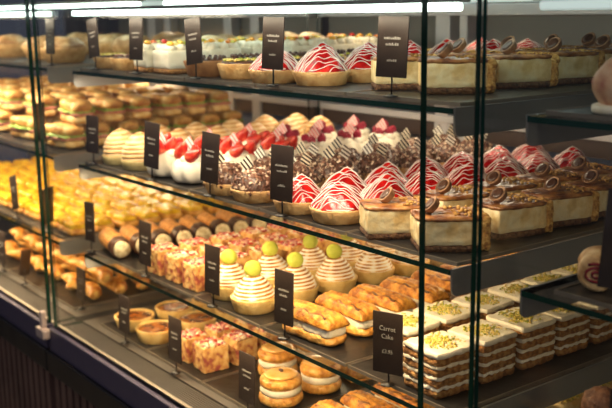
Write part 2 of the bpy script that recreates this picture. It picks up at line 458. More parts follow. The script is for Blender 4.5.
BITS = attr_mat('berry_crumble_bits', 'tint', [(0, (.80, .58, .30)), (.30, (.86, .72, .52)), (.42, (.62, .16, .16)), (.6, (.36, .02, .05)), (.8, (.74, .08, .02)), (.9, (.8, .5, .3)), (1, (.9, .84, .78))], .6, .3)
NUTS = attr_mat('pistachio_crumb_bits', 'tint', [(0, (.22, .24, .02)), (.3, (.46, .46, .05)), (.6, (.72, .50, .10)), (1, (.74, .62, .26))], .7, .2)
SHAVE = attr_mat('chocolate_shaving_bits', 'tint', [(0, (.05, .018, .010)), (.35, (.15, .06, .035)), (.68, (.26, .12, .07)), (.82, (.62, .45, .30)), (1, (.8, .68, .52))], .45, .1)
FRUIT = attr_mat('mixed_fruit_bits', 'tint', [(0, (.72, .03, .02)), (.25, (.80, .30, .03)), (.5, (.85, .52, .05)), (.75, (.45, .5, .06)), (1, (.85, .7, .4))], .25, 0, .5)
STRIPE_B = stripes('striped_dark_chocolate', (.02, .012, .01), (.78, .70, .52), 62)
STRIPE_W = stripes('striped_white_chocolate', (.80, .77, .66), (.10, .08, .06), 62)
STRIPE_P = stripes('striped_pink_chocolate', (.84, .25, .24), (.86, .66, .60), 62)

# ------------------------------------------------------------------ pastry prototypes
def shell(root, r0=.040, r1=.048, h=.028, mat=CRUST, flutes=28, fill=.78, name='pastry_shell'):
    mb = MB()
    prof = [(r0 * .98, 0), (r0, .001), ((r0 + r1) / 2, h * .5), (r1, h * .94), (r1 - .001, h), (r1 - .005, h), (r1 - .0065, h * .93), (r1 - .009, h * fill), (.004, h * fill)]
    def rad(th, i, r, z):
        k = 1 + (.012 * math.cos(flutes * th) if i in (1, 2, 3) else 0)
        return r * k, z + (.0006 * mn.noise(Vector((math.cos(th) * 5, math.sin(th) * 5, 3))) * 2 if i in (3, 4, 5) else 0)
    lathe(mb, prof, 84, rad)
    return mb.build(name, mat, root)
def mound_h(x, y, R, H, seed, lump=.20, pw=.85):
    r = min(1, math.hypot(x, y) / R)
    b = H * (1 - r ** 1.5) ** pw if r < 1 else 0
    return b * (1 + lump * mn.noise(Vector((x * 60 + seed, y * 60, seed)))) + .002 * mn.noise(Vector((x * 140, y * 140, seed))) * (1 - r)
def drizzle_tart(seed=0, dark=False):
    t = empty('strawberry_tart'); shell(t, .042, .050, .024, CRUST)
    R_, H, z0 = .0485, .045, .019
    mb = MB(); n = 48; rings = 16; vs = []
    fr = 5 + seed % 2
    def hh(x, y):
        th = math.atan2(y, x); r = math.hypot(x, y)
        wob = 1 + .07 * math.cos(fr * th + seed) * min(1, r / .02)
        return mound_h(x / wob, y / wob, R_, H, seed)
    for i in range(rings + 1):
        r = R_ * i / rings
        for k in range(n):
            th = 2 * PI * k / n; x, y = r * math.cos(th), r * math.sin(th)
            vs.append((x, y, z0 + hh(x, y)))
    fs = [(i * n + k, i * n + (k + 1) % n, (i + 1) * n + (k + 1) % n, (i + 1) * n + k) for i in range(rings) for k in range(n)]
    fs = [tuple(reversed(f)) for f in fs]
    mb.add(vs, fs)
    mb.build('glazed_fruit', RED, t)
    d = MB(); rg = random.Random(seed); ang = .92 + rg.uniform(-.25, .25); ca, sa = math.cos(ang), math.sin(ang)
    path = []; sgn = 1; nl = 15
    for j in range(nl):
        off = -R_ * .92 + 2 * R_ * .92 * j / (nl - 1) + rg.uniform(-.001, .001)
        half = math.sqrt(max(0, (R_ * .97) ** 2 - off ** 2))
        for s in range(19):
            u = sgn * (-half + 2 * half * s / 18)
            o2 = off + .0016 * math.sin(u * 170 + j * 2) + .002 * (s / 18 - .5)
            x, y = u * ca - o2 * sa, u * sa + o2 * ca
            if math.hypot(x, y) > R_ * .99:
                k = R_ * .99 / math.hypot(x, y); x *= k; y *= k
            path.append((x, y, z0 + hh(x, y) + .0006))
        sgn = -sgn
    tube(d, path, .00080, 5)
    d.build('icing_drizzle', ICING, t)
    return t
def choc_tart(seed=0, plates=2):
    t = empty('chocolate_tart'); shell(t, .042, .050, .024, CRUST)
    R_, H, z0 = .047, .042, .018
    mb = MB(); prof = []
    for i in range(12):
        a = PI / 2 * i / 11; prof.append((R_ * math.cos(a) + .0005, z0 + H * math.sin(a)))
    lathe(mb, prof, 40, lambda th, i, r, z: (r * (1 + .06 * mn.noise(Vector((math.cos(th) * 2, math.sin(th) * 2, z * 60 + seed)))), z))
    mb.build('chocolate_mousse', CHOC, t)
    rg = random.Random(seed)
    def surf(u, v):
        th = 2 * PI * u; a = math.asin(min(1, v ** .8)) ; n_ = Vector((math.cos(a) * math.cos(th), math.cos(a) * math.sin(th), math.sin(a)))
        return Vector((n_.x * R_, n_.y * R_, z0 + n_.z * H)), n_
    s = MB(); shards(s, 430, surf, .0115, rg, lambda g: g.random()); s.build('chocolate_shavings', SHAVE, t, attr='tint')
    for k in range(plates):
        p = MB(); hw, hh_, th = .0135, .0185, .0008
        vs = [(0, -th, -hh_), (hw, -th, 0), (0, -th, hh_), (-hw, -th, 0), (0, th, -hh_), (hw, th, 0), (0, th, hh_), (-hw, th, 0)]
        fs = [(0, 1, 2, 3), (7, 6, 5, 4), (0, 4, 5, 1), (1, 5, 6, 2), (2, 6, 7, 3), (3, 7, 4, 0)]
        p.add(vs, fs, smooth=False)
        o = p.build('chocolate_plaque', (STRIPE_B, STRIPE_W)[(seed + k) % 2], t)
        o.location = ((-.012, .016)[k], (-.012, .006)[k], z0 + H + .010); o.rotation_euler = (-.15 + .2 * k, .15 * (1 - 2 * k), .75 + .3 * k)
    return t
def meringue(root, r0, H, z0, rings, mat, seed=0, twist=1.0, rid=.0035, shape=1.0, name='meringue'):
    mb = MB(); prof = []; n = rings * 9; phase = []
    for i in range(n + 1):
        u = i / n
        env = r0 * (1 - u ** (2.1 * shape)) ** .75 if u < 1 else 0
        prof.append((max(env, .0008), z0 + H * u))
    def ph(th, z): return (z - z0) / H * rings - twist * th / (2 * PI)
    def rad(th, i, r, z):
        c = math.cos(2 * PI * ph(th, z)); w = (abs(math.cos(PI * ph(th, z)))) ** .8
        edge = min(1, (n - i) / 6)
        rr = r + rid * (w - .6) * edge + .0012 * mn.noise(Vector((math.cos(th) * 3, math.sin(th) * 3, z * 90 + seed)))
        return max(.0005, rr), z - rid * .5 * c * edge * .6
    def at(th, i, r, z):
        w = (abs(math.cos(PI * ph(th, z)))) ** 2.4
        nz_ = mn.noise(Vector((math.cos(th) * 2.5, math.sin(th) * 2.5, z * 60 + seed * 3)))
        return max(0, min(1, .05 + w * (1.0 + 1.0 * nz_) * (.55 + .5 * (z - z0) / H)))
    lathe(mb, prof, 56, rad, at)
    return mb.build(name, mat, root, attr='toast')
def macaron(root, loc, r=.0155, rot=(0, 0, 0)):
    mb = MB()
    for s in (-1, 1):
        prof = [(r * .93, s * .003), (r, s * .0042), (r, s * .006), (r * .9, s * .0095), (r * .6, s * .0118), (r * .05, s * .0125)]
        if s < 0: prof = prof[::-1]
        lathe(mb, prof, 28)
    lathe(mb, [(r * .9, -.0035), (r * .92, 0), (r * .9, .0035)], 28, mi=0)
    o = mb.build('macaron', MACARON, root); o.location = loc; o.rotation_euler = rot
    return o
def lemon_tart(seed=0, mac=True):
    t = empty('lemon_meringue_tart'); shell(t, .041, .049, .030, CRUSTY)
    meringue(t, .0435, .054, .026, 8, TOAST, seed, shape=.78, rid=.0044)
    if mac: macaron(t, (.0, -.002, .086), r=.0170, rot=(1.35, 0, .9 + .12 * seed))
    return t
def beehive(seed=0):
    t = empty('meringue_dome'); shell(t, .040, .044, .020, food('green_tan_base', [(.42, .33, .12), (.55, .45, .2)], 50, .6), fill=.8)
    meringue(t, .041, .062, .016, 7, TOASTB, seed, twist=1, rid=.003, shape=1.35)
    return t
def strawberry(root, loc, rot, s=1.0, name='strawberry', mat=None):
    mb = MB(); L = .034 * s; prof = []
    for i in range(10):
        u = i / 9; prof.append((max(.0006, .0125 * s * (math.sin(PI * min(1, u * .62 + .36)) ** .9) * (1 if u > .06 else .6)), L * (1 - u)))
    prof = [(max(.0006, .0125 * s * math.sqrt(max(0, math.sin(PI * (u ** .55)))) * (1.12 - .45 * u)), L * u) for u in [i / 11 for i in range(12)]]
    lathe(mb, prof, 18)
    o = mb.build(name, mat or STRAW, root); o.location = loc; o.rotation_euler = rot
    return o
def rasp(root, loc, r=.010):
    mb = MB(); rg = random.Random(int(loc[0] * 9999))
    for i in range(5):
        ph = -.9 + i * .58; k = max(1, int(9 * math.cos(ph)))
        for j in range(k):
            th = 2 * PI * (j + .5 * (i % 2)) / k
            blob(mb, (math.cos(ph) * math.cos(th) * r * .8, math.cos(ph) * math.sin(th) * r * .8, math.sin(ph) * r * .95), r * .33, seg=6, nz=0)
    o = mb.build('raspberry', RASP, root); o.location = loc
    return o
def pavlova(seed=0, berries='straw'):
    t = empty('strawberry_cream_cake' if berries == 'straw' else 'raspberry_cream_cake')
    mb = MB(); prof = [(.036, 0), (.046, .006), (.050, .018), (.049, .032), (.042, .046), (.030, .055), (.012, .060), (.001, .061)]
    lathe(mb, prof, 72, lambda th, i, r, z: (r * (1 + .05 * math.cos(9 * th + z * 60) + .05 * mn.noise(Vector((math.cos(th) * 2, math.sin(th) * 2, z * 30 + seed)))), z))
    mb.build('whipped_cream', CREAM, t, subsurf=1)
    rg = random.Random(seed)
    for k in range(6):
        a = k * PI / 3 + rg.uniform(-.2, .2); r = .026
        b = MB(); blob(b, (0, 0, 0), .015, (1, 1, .8), .1, seg=14, seed=k); 
        o = b.build('cream_swirl', CREAM, t); o.location = (r * math.cos(a), r * math.sin(a), .050)
    if berries == 'straw':
        for k in range(5):
            a = k * 2 * PI / 5 + rg.uniform(-.3, .3); r = .026 if k else .002
            strawberry(t, (r * math.cos(a), r * math.sin(a), .052), (rg.uniform(-.5, .5) + .6 * math.sin(a), .6 * math.cos(a), a), rg.uniform(1.15, 1.5))
    else:
        for k in range(6):
            a = k * 2 * PI / 5; r = .022 if k < 5 else 0
            rasp(t, (r * math.cos(a), r * math.sin(a), .066 + (0 if k < 5 else .014)), .0105)
    p = MB(); hw, hh_, th = .015, .022, .0008
    vs = [(0, -th, -hh_), (hw, -th, 0), (0, -th, hh_), (-hw, -th, 0), (0, th, -hh_), (hw, th, 0), (0, th, hh_), (-hw, th, 0)]
    p.add(vs, [(0, 1, 2, 3), (7, 6, 5, 4), (0, 4, 5, 1), (1, 5, 6, 2), (2, 6, 7, 3), (3, 7, 4, 0)], smooth=False)
    o = p.build('chocolate_plaque', STRIPE_P, t); o.location = (.012, -.020, .080); o.rotation_euler = (-.15, .2, .85)
    return t
def cup_disc(root, loc, rot, r=.0155):
    mb = MB(); n = 40
    prof = [(r * .78, 0), (r * .80, .0006), (r * .98, .0095), (r, .011), (r * .93, .0118), (r * .86, .0108), (r * .5, .0112), (.001, .0112)]
    lathe(mb, prof, n, lambda th, i, q, z: (q * (1 + (.03 * math.cos(20 * th) if 0 < i < 4 else 0)), z))
    o = mb.build('chocolate_cup', food('milk_chocolate', [(.16, .075, .035), (.40, .22, .11)], 60, .4, .2), root); o.location = loc; o.rotation_euler = rot
    f = MB(); lathe(f, [(r * .70, .0108), (r * .70, .0124), (r * .4, .0130), (.001, .013)], 24); f.build('cup_filling', CHOC, o)
    return o
def cheesecake(seed=0, w=.092, L=.112, h=.054):
    t = empty('cheesecake_slice'); rg = random.Random(seed)
    x0, x1, y0, y1 = -w / 2, w / 2, -L / 2, L / 2 - .012
    rbox(MB(), x0, x1, y0, y1, 0, .011, 12, 14, 3, .0012, 160, 8, seed).build('biscuit_base', CRUSTD, t)
    rbox(MB(), x0 + .0006, x1 - .0006, y0 + .0006, y1, .0105, h - .004, 20, 24, 10, .0016, 90, 12, seed + 3).build('cheesecake_filling', CHEESE, t)
    mb = MB(); rbox(mb, x0 - .0012, x1 + .0012, y0 - .001, y1 + .004, h - .006, h + .002, 22, 22, 4, .0026, 110, 4, seed + 7); mb.build('caramel_topping', CARAMEL, t)
    mb = MB(); rbox(mb, x0 - .001, x1 + .001, y1 - .002, L / 2 + .002, 0, h + .003, 24, 5, 14, .003, 130, 4, seed + 9); mb.build('crumb_rim', CRUMB, t)
    for ch in t.children:      # slices narrow slightly towards the tip
        for v in ch.data.vertices:
            v.co.x *= .80 + .20 * (v.co.y - y0) / (L / 2 - y0)
    cup_disc(t, (.004, -.018 + rg.uniform(-.008, .008), h + .010), tuple(Vector((-.05 + rg.uniform(-.1, .1), -.72, .68)).to_track_quat('Z', 'Y').to_euler()))
    b = MB()
    for k in range(26):
        blob(b, (rg.uniform(x0 + .01, x1 - .01), rg.uniform(.0, y1), h + .003), rg.uniform(.0018, .004), (1, 1, .7), .2, seg=6, seed=k)
    b.build('nut_crumbs', CRUMB, t)
    return t
def layer_cake(seed=0, w=.086, L=.086, h=.072):
    t = empty('carrot_cake_square'); rg = random.Random(seed); z = 0
    ls, lc = .0130, .0062
    for k in range(4):
        rbox(MB(), -w / 2, w / 2, -L / 2, L / 2, z, z + ls, 18, 18, 4, .0022, 130, 7, seed + k).build('sponge_layer', SPONGE, t)
        z += ls - .0006
        if k < 3:
            rbox(MB(), -w / 2 - .0007, w / 2 + .0007, -L / 2 - .0007, L / 2 + .0007, z, z + lc, 26, 26, 2, .0042, 120, 7, seed + 20 + k).build('cream_layer', CREAM, t); z += lc - .0006
    rbox(MB(), -w / 2 - .0014, w / 2 + .0014, -L / 2 - .0014, L / 2 + .0014, z, z + .010, 26, 26, 4, .0025, 70, 7, seed + 40).build('frosting', CREAM, t)
    z += .0095; b = MB()
    for k in range(330):
        a = rg.uniform(0, 2 * PI); r = abs(rg.gauss(0, .46)); x, y = r * math.cos(a) * w / 2 * .95, r * math.sin(a) * L / 2 * .95
        if abs(x) > w / 2 - .006 or abs(y) > L / 2 - .006: continue
        blob(b, (x, y, z + .0005 + rg.random() * .002), rg.uniform(.0012, .0031), (1, 1, .8), .3, seg=5, attr=rg.random(), seed=k)
    b.build('nut_crumbs', NUTS, t, attr='tint')
    return t
def flaky_eclair(seed=0, L=.150, w=.058, cream=True):
    t = empty('flaky_cream_slice'); rg = random.Random(seed)
    rbox(MB(), -L / 2, L / 2, -w / 2, w / 2, 0, .020, 24, 12, 6, .004, 60, 2.2, seed).build('pastry_base', PUFF, t)
    mb = MB(); rbox(mb, -L / 2 + .004, L / 2 - .003, -w / 2 + .003, w / 2 - .003, .014, .038, 60, 14, 6, .0025, 120, 3, seed + 2); mb.build('cream_filling', CREAM, t)
    mb = MB(); a0 = seed
    vs = []; nx, ny = 64, 22
    for i in range(nx + 1):
        for j in range(ny + 1):
            u = -1 + 2 * i / nx; v = -1 + 2 * j / ny
            e = (1 - abs(u) ** 6) ** .35 * 1.0
            x = u * L / 2; y = v * w / 2 * (.86 + .14 * e)
            z = .036 + .019 * ((1 - abs(v) ** 2.6) ** .6) * e
            ridge = .0040 * abs(math.sin(v * 6.5 + u * .25 + mn.noise(Vector((u * 2, v * 2, a0))) * .5)) ** .7
            z += (ridge + .0016 * mn.noise(Vector((x * 70, y * 120, a0)))) * e
            vs.append((x, y, z))
    top = len(vs)
    for i in range(nx + 1):
        for j in range(ny + 1):
            x, y, z = vs[i * (ny + 1) + j]; vs.append((x * .98, y * .96, .034))
    fs = []
    W_ = ny + 1
    for i in range(nx):
        for j in range(ny):
            a = i * W_ + j; fs.append((a, a + W_, a + W_ + 1, a + 1)); b = a + top; fs.append((b, b + 1, b + W_ + 1, b + W_))
    for i in range(nx):
        a = i * W_; fs.append((a, a + top, a + W_ + top, a + W_)); a = i * W_ + ny; fs.append((a, a + W_, a + W_ + top, a + top))
    for j in range(ny):
        a = j; fs.append((a, a + 1, a + 1 + top, a + top)); a = nx * W_ + j; fs.append((a, a + top, a + 1 + top, a + 1))
    mb.add(vs, fs); mb.build('pastry_lid', PUFFD, t)
    s = MB()
    tube(s, [(-L / 2 * .8 + L * .8 * k / 20, -w * .30 + .003 * math.sin(k * .8 + seed), .0525 - .001 * math.cos(k)) for k in range(21)], .0028, 6)
    s.build('caramel_line', CARAMEL, t)
    return t
def cannoli(seed=0, L=.150, r=.0258):
    t = empty('cream_filled_roll')
    def cyl(x0, x1, rr, nm, mat, cap=0):
        mb = MB(); n = 12; prof = [(rr * .9, 0)] + [(rr * (1 + .02 * math.sin(i * 3)), (x1 - x0) * i / n) for i in range(n + 1)] + [(rr * .9, (x1 - x0))]
        lathe(mb, prof, 30, lambda th, i, q, z: (q * (1 + .03 * mn.noise(Vector((math.cos(th) * 2, math.sin(th) * 2, z * 60 + seed)))), z))
        o = mb.build(nm, mat, t); o.rotation_euler = (0, PI / 2, 0); o.location = (x0, 0, r * 1.02); return o
    cyl(-L / 2, L / 2 - .012, r, 'rolled_pastry', ROLLM)
    cyl(L / 2 - .040, L / 2, r * 1.04, 'chocolate_end', CHOC)
    b = MB(); blob(b, (0, 0, 0), r * .86, (.38, 1, 1), .12, 2, 16, seed=seed); o = b.build('cream_filling', food('roll_cream', [(.55, .42, .22), (.80, .70, .46)], 130, .6, .6), t); o.location = (L / 2 + .001, 0, r * 1.02)
    return t
def crumble_square(seed=0, w=.060, L=.064, h=.060):
    t = empty('berry_crumble_square'); rg = random.Random(seed)
    side = food('crumble_sides', [(.80, .54, .22), (.74, .42, .13), (.60, .27, .08), (.36, .07, .05)], 60, .8, .5, 200)
    rbox(MB(), -w / 2, w / 2, -L / 2, L / 2, 0, h, 22, 22, 16, .002, 110, 14, seed).build('fruit_sponge', side, t)
    b = MB()
    for k in range(105):
        blob(b, (rg.uniform(-.42, .42) * w, rg.uniform(-.42, .42) * L, h + rg.uniform(-.001, .004)), rg.uniform(.003, .0062), (1, 1, .75), .3, seg=6, attr=rg.random(), seed=k)
    b.build('berry_crumble', BITS, t, attr='tint')
    return t
def custard_tart(seed=0):
    t = empty('custard_tart'); shell(t, .045, .054, .034, CRUSTY, 40, .88)
    mb = MB(); lathe(mb, [(.0475, .0285), (.047, .0310), (.034, .0316), (.016, .0304), (.001, .030)], 40, lambda th, i, r, z: (r, z + .0008 * mn.noise(Vector((math.cos(th) * r * 60, math.sin(th) * r * 60, seed)))))
    mb.build('custard_filling', CUSTARD, t)
    return t
def cream_bun(seed=0, bean=True):
    t = empty('cream_bun')
    def disc(nm, z0, z1, r, mat, fl):
        mb = MB(); H = z1 - z0; prof = [(r * .86, z0), (r * .97, z0 + H * .2), (r, z0 + H * .5), (r * .95, z0 + H * .82), (r * .75, z1 - H * .03), (r * .3, z1 + .001), (.001, z1 + .001)]
        lathe(mb, prof, 90, lambda th, i, q, z: (q * (1 + (fl * abs(math.sin(13 * th)) - fl / 2 if i < 4 else 0) + .04 * mn.noise(Vector((math.cos(th) * 1.6, math.sin(th) * 1.6, seed + z * 20)))), z))
        return mb.build(nm, mat, t, subsurf=0)
    disc('pastry_base', 0, .024, .047, PUFF, .035)
    disc('cream_filling', .020, .040, .044, CREAM, .02)
    disc('pastry_lid', .036, .060, .045, PUFF, .03)
    disc('glazed_top', .0590, .066, .037, food('glossy_top', [(.72, .34, .07), (.84, .52, .20)], 30, .15, .15, 60, coat=.8), 0)
    if bean:
        b = MB(); blob(b, (0, 0, .070), .0045, (1.3, 1, .8), .1, seg=10); b.build('coffee_bean', CHOC, t)
    return t
def pastry_pocket(seed=0):
    t = empty('folded_pastry'); mb = MB(); n = 16; vs = []; s = .052
    for i in range(n + 1):
        for j in range(n + 1):
            u = -1 + 2 * i / n; v = -1 + 2 * j / n
            e = max(0, 1 - max(abs(u), abs(v)) ** 3)
            z = .007 + .030 * e ** .5 * (1 - .35 * abs(u + v) / 2) + .002 * mn.noise(Vector((u * 4, v * 4, seed)))
            vs.append((u * s, v * s, z))
    top = len(vs); vs += [(x, y, 0) for x, y, z in vs]; W_ = n + 1; fs = []
    for i in range(n):
        for j in range(n):
            a = i * W_ + j; fs.append((a, a + W_, a + W_ + 1, a + 1)); b = a + top; fs.append((b, b + 1, b + W_ + 1, b + W_))
    for i in range(n):
        for a, b in ((i * W_, (i + 1) * W_), (i * W_ + n, (i + 1) * W_ + n), (i, i + 1), (n * W_ + i, n * W_ + i + 1)):
            fs.append((a, b, b + top, a + top))
    mb.add(vs, fs); mb.build('pastry_crust', PUFF, t)
    f = MB(); blob(f, (0, 0, .034), .018, (1.2, 1.2, .35), .15, seg=14); f.build('custard_filling', food('pale_custard', [(.8, .6, .25), (.86, .72, .4)], 40, .35), t)
    return t
def fruit_cake(seed=0):
    t = empty('fruit_topped_cake'); rg = random.Random(seed); w, L = .078, .085
    rbox(MB(), -w / 2, w / 2, -L / 2, L / 2, 0, .012, 12, 12, 3, .001, 90, 6, seed).build('sponge_base', SPONGE, t)
    rbox(MB(), -w / 2, w / 2, -L / 2, L / 2, .0115, .052, 18, 18, 8, .0015, 60, 7, seed).build('cream_block', CREAM, t)
    c = MB()
    for k in range(9):
        blob(c, ((k % 3 - 1) * .024, (k // 3 - 1) * .026, .055), .013, (1, 1, .9), .12, seg=12, seed=k)
    c.build('piped_cream', CREAM, t)
    for k in range(7):
        b = MB(); blob(b, (0, 0, 0), rg.uniform(.0055, .009), (1.3, 1, .7), .2, seg=9, attr=(k * .37 + seed * .2) % 1, seed=k)
        o = b.build('fruit_piece', FRUIT, t, attr='tint'); o.location = (rg.uniform(-.028, .028), rg.uniform(-.03, .03), .066 + rg.random() * .004)
    return t
def dark_tart(seed=0, bits=NUTS):
    t = empty('nut_tart'); shell(t, .040, .048, .030, CRUST)
    mb = MB(); lathe(mb, [(.041, .026), (.038, .033), (.02, .036), (.001, .037)], 30); mb.build('chocolate_filling', CHOC, t)
    rg = random.Random(seed); b = MB()
    for k in range(110):
        a = rg.uniform(0, 2 * PI); r = .038 * math.sqrt(rg.random())
        blob(b, (r * math.cos(a), r * math.sin(a), .0365), rg.uniform(.002, .0042), (1, 1, .7), .3, seg=5, attr=rg.random(), seed=k)
    b.build('nut_crumbs', bits, t, attr='tint')
    return t
def choc_slab_tart(seed=0):
    t = empty('chocolate_flan'); shell(t, .040, .050, .034, food('brown_crust', [(.28, .12, .04), (.42, .2, .07)], 50, .6, .3), fill=.9)
    mb = MB(); lathe(mb, [(.044, .030), (.043, .036), (.030, .037), (.001, .037)], 36); mb.build('chocolate_filling', CHOC, t)
    d = MB()
    for k in range(18):
        a = 2 * PI * k / 18; blob(d, (.038 * math.cos(a), .038 * math.sin(a), .039), .0048, (1, 1, 1), .05, seg=8)
    d.build('piped_border', CHOC, t)
    return t
def tan_bun(seed=0):
    t = empty('cream_bun_roll'); shell(t, .040, .047, .030, CRUST)
    mb = MB(); blob(mb, (0, 0, .046), .046, (1, 1, .62), .22, 2.2, 22, seed=seed); mb.build('browned_topping', food('browned_peaks', [(.50, .28, .10), (.76, .54, .28), (.84, .70, .48)], 45, .5, .5, 100), t)
    return t
def cream_pie(seed=0):
    t = empty('deep_cream_pie'); shell(t, .050, .068, .042, CRUST)
    mb = MB(); blob(mb, (0, 0, .046), .058, (1, 1, .42), .25, 2.6, 26, seed=seed); mb.build('browned_topping', food('browned_peaks2', [(.34, .16, .05), (.60, .36, .15), (.76, .56, .32)], 30, .5, .5, 80), t)
    return t
def sandwich(seed=0):
    t = empty('filled_baguette'); L, w = .17, .062
    rbox(MB(), -L / 2, L / 2, -w / 2, w / 2, 0, .026, 22, 10, 6, .004, 40, 2, seed).build('lower_bread', BREAD, t)
    h = MB(); rbox(h, -L / 2 + .006, L / 2 - .006, -w / 2 - .004, w / 2 + .004, .023, .033, 40, 16, 3, .006, 55, 3, seed + 2); h.build('ham', HAM, t)
    g = MB(); rbox(g, -L / 2 + .01, L / 2 - .01, -w / 2 - .005, w / 2 + .005, .030, .038, 44, 18, 3, .008, 70, 3, seed + 5); g.build('lettuce', GREEN, t)
    rbox(MB(), -L / 2, L / 2, -w / 2, w / 2, .034, .066, 22, 12, 8, .004, 40, 1.8, seed + 1).build('upper_bread', BREAD, t)
    return t
def croissant(seed=0):
    t = empty('croissant'); mb = MB(); n = 44; pts = []
    def rf(u): return max(.12, math.sin(PI * u) ** .6) * (1 + .12 * math.sin(u * PI * 14))
    pts = [(.062 * math.cos(PI * (.10 + .8 * i / n)) * 1.1, .052 * math.sin(PI * (.1 + .8 * i / n)) - .03, .024) for i in range(n + 1)]
    tube(mb, pts, .023, 16, rf=rf); mb.build('croissant_body', CROISS, t)
    return t
def yellow_slice(seed=0):
    t = empty('yellow_fruit_slice'); L, w = .12, .06
    rbox(MB(), -L / 2, L / 2, -w / 2, w / 2, 0, .018, 16, 10, 4, .002, 60, 4, seed).build('pastry_base', PUFF, t)
    rbox(MB(), -L / 2 + .004, L / 2 - .004, -w / 2 + .004, w / 2 - .004, .016, .036, 26, 14, 5, .005, 60, 3, seed + 1).build('glazed_fruit', YELLOW, t)
    return t
def pistachio_square(seed=0):
    t = empty('pistachio_square'); rg = random.Random(seed); w = .08
    rbox(MB(), -w / 2, w / 2, -w / 2, w / 2, 0, .036, 12, 12, 5, .002, 80, 5, seed).build('cake_block', CHEESE, t)
    b = MB()
    for k in range(170):
        blob(b, (rg.uniform(-.46, .46) * w, rg.uniform(-.46, .46) * w, .037 + rg.random() * .003), rg.uniform(.002, .004), (1, 1, .8), .3, seg=5, attr=rg.random(), seed=k)
    b.build('nut_crumbs', NUTS, t, attr='tint')
    return t

# ------------------------------------------------------------------ serving trays
TW = .265
def tray_x(i, base=-1.33): return base + TW * (i + .5)           # centre of strip i
SHELF_NAMES = {ZA: 'top shelf', ZB: 'middle shelf', ZC: 'third shelf down', ZD: 'bottom deck'}
def make_tray(w=.255, d=.74):
    t = empty('serving_tray')
    MB().box(-w / 2, w / 2, 0, d, 0, .005).build('tray_plate', SLATE, t, bevel=.0012)
    r = MB(); e = .0018
    r.box(-w / 2 - e, w / 2 + e, -e, .0, 0, .0062); r.box(-w / 2 - e, w / 2 + e, d, d + e, 0, .0062)
    r.box(-w / 2 - e, -w / 2, 0, d, 0, .0062); r.box(w / 2, w / 2 + e, 0, d, 0, .0062)
    r.build('tray_rim', RIM, t)
    return t
TRAY = make_tray()
def tray(x, z, what, y=.022, yaw=0):
    return place(TRAY, x, y, z + .0004, yaw, 'black slate tray under the ' + what + ' on the ' + SHELF_NAMES[z], 'tray', 'slate serving trays')
TT = .0056
def fill(protos, z, cols, ys, what, where, cat, group, jr=.12, jp=.004, sc=(1, 1), rot=None, yoff=None, skip=(), rots=None):
    """place pastries in rows running away from the front glass. cols: [(x, name of that row)]"""
    for ci, (x, rowname) in enumerate(cols):
        for ri, y in enumerate(ys):
            if (ci, ri) in skip: continue
            p = protos[(ri * 2 + ci + rnd.randint(0, 5)) % len(protos)] if len(protos) > 1 else protos[0]
            yy = y + (yoff[ci] if yoff else 0) + rnd.uniform(-jp, jp) * .6
            rz = (rots[min(ri, len(rots) - 1)] if rots else (rot if rot is not None else 0)) + rnd.uniform(-jr, jr)
            lab = '%s, %s row back%s, %s' % (what, ORD[ri], (' ' + rowname) if rowname else '', where)
            place(p, x + rnd.uniform(-jp, jp) * .6, yy, z + TT, rz, lab, cat, group, rnd.uniform(*sc))

# ---- middle case, top shelf
c = [tray_x(i) for i in range(5)]
for i, w in enumerate(('nut tarts', 'fruit topped cream cakes', 'dark flans', 'dark strawberry tarts', 'pale cheesecakes')): tray(c[i], ZA, w)
nut = [dark_tart(1, SHAVE), dark_tart(2)]
fill(nut, ZA, [(c[0] - .075, 'beside pane joint'), (c[0] + .03, 'beside cream cakes')], [.08, .19], 'small nut tart', 'top shelf', 'tart', 'nut tarts on the top shelf', PI, sc=(.92, .98))
fill([tan_bun(1), tan_bun(4)], ZA, [(c[0] - .075, 'beside pane joint'), (c[0] + .03, 'beside cream cakes')], [.31, .42, .53, .64], 'browned bun in crust', 'behind the nut tarts', 'bun', 'browned buns on the top shelf', PI)
fill([fruit_cake(1), fruit_cake(2), fruit_cake(5)], ZA, [(c[1] - .12, 'beside nut tarts'), (c[1] - .022, 'beside flans')], [.09 + .115 * k for k in range(6)], 'white cream cake with fruit', 'top shelf', 'cake', 'fruit topped cream cakes', .1)
fill([choc_slab_tart(1)], ZA, [(c[2] - .150, 'beside cream cakes')], [.085 + .112 * k for k in range(6)], 'dark chocolate flan', 'top shelf', 'flan', 'chocolate flans on the top shelf', PI)
fill([dark_tart(7)], ZA, [(c[2] - .034, 'beside strawberry tarts')], [.100 + .112 * k for k in range(6)], 'green nut tart', 'top shelf', 'tart', 'green nut tarts on the top shelf', PI, sc=(1.02, 1.05))
DR = [drizzle_tart(0), drizzle_tart(1), drizzle_tart(2)]
fill(DR, ZA, [(c[3] - .150, 'beside nut tarts'), (c[3] - .034, 'beside cheesecakes')], [.088 + .116 * k for k in range(6)], 'red strawberry tart with white drizzle', 'top shelf', 'tart', 'drizzled strawberry tarts', .3, sc=(1.02, 1.1), yoff=(-.01, .012))
CK = [cheesecake(0), cheesecake(1), cheesecake(2)]
fill(CK, ZA, [(c[4] - .125, 'beside strawberry tarts'), (c[4] - .008, 'beside side pane')], [.150, .30, .43, .56, .69][:5], 'cheesecake slice with chocolate cup', 'top shelf', 'cheesecake', 'cheesecake slices', .05, rots=(-.62, -.3, -.12))
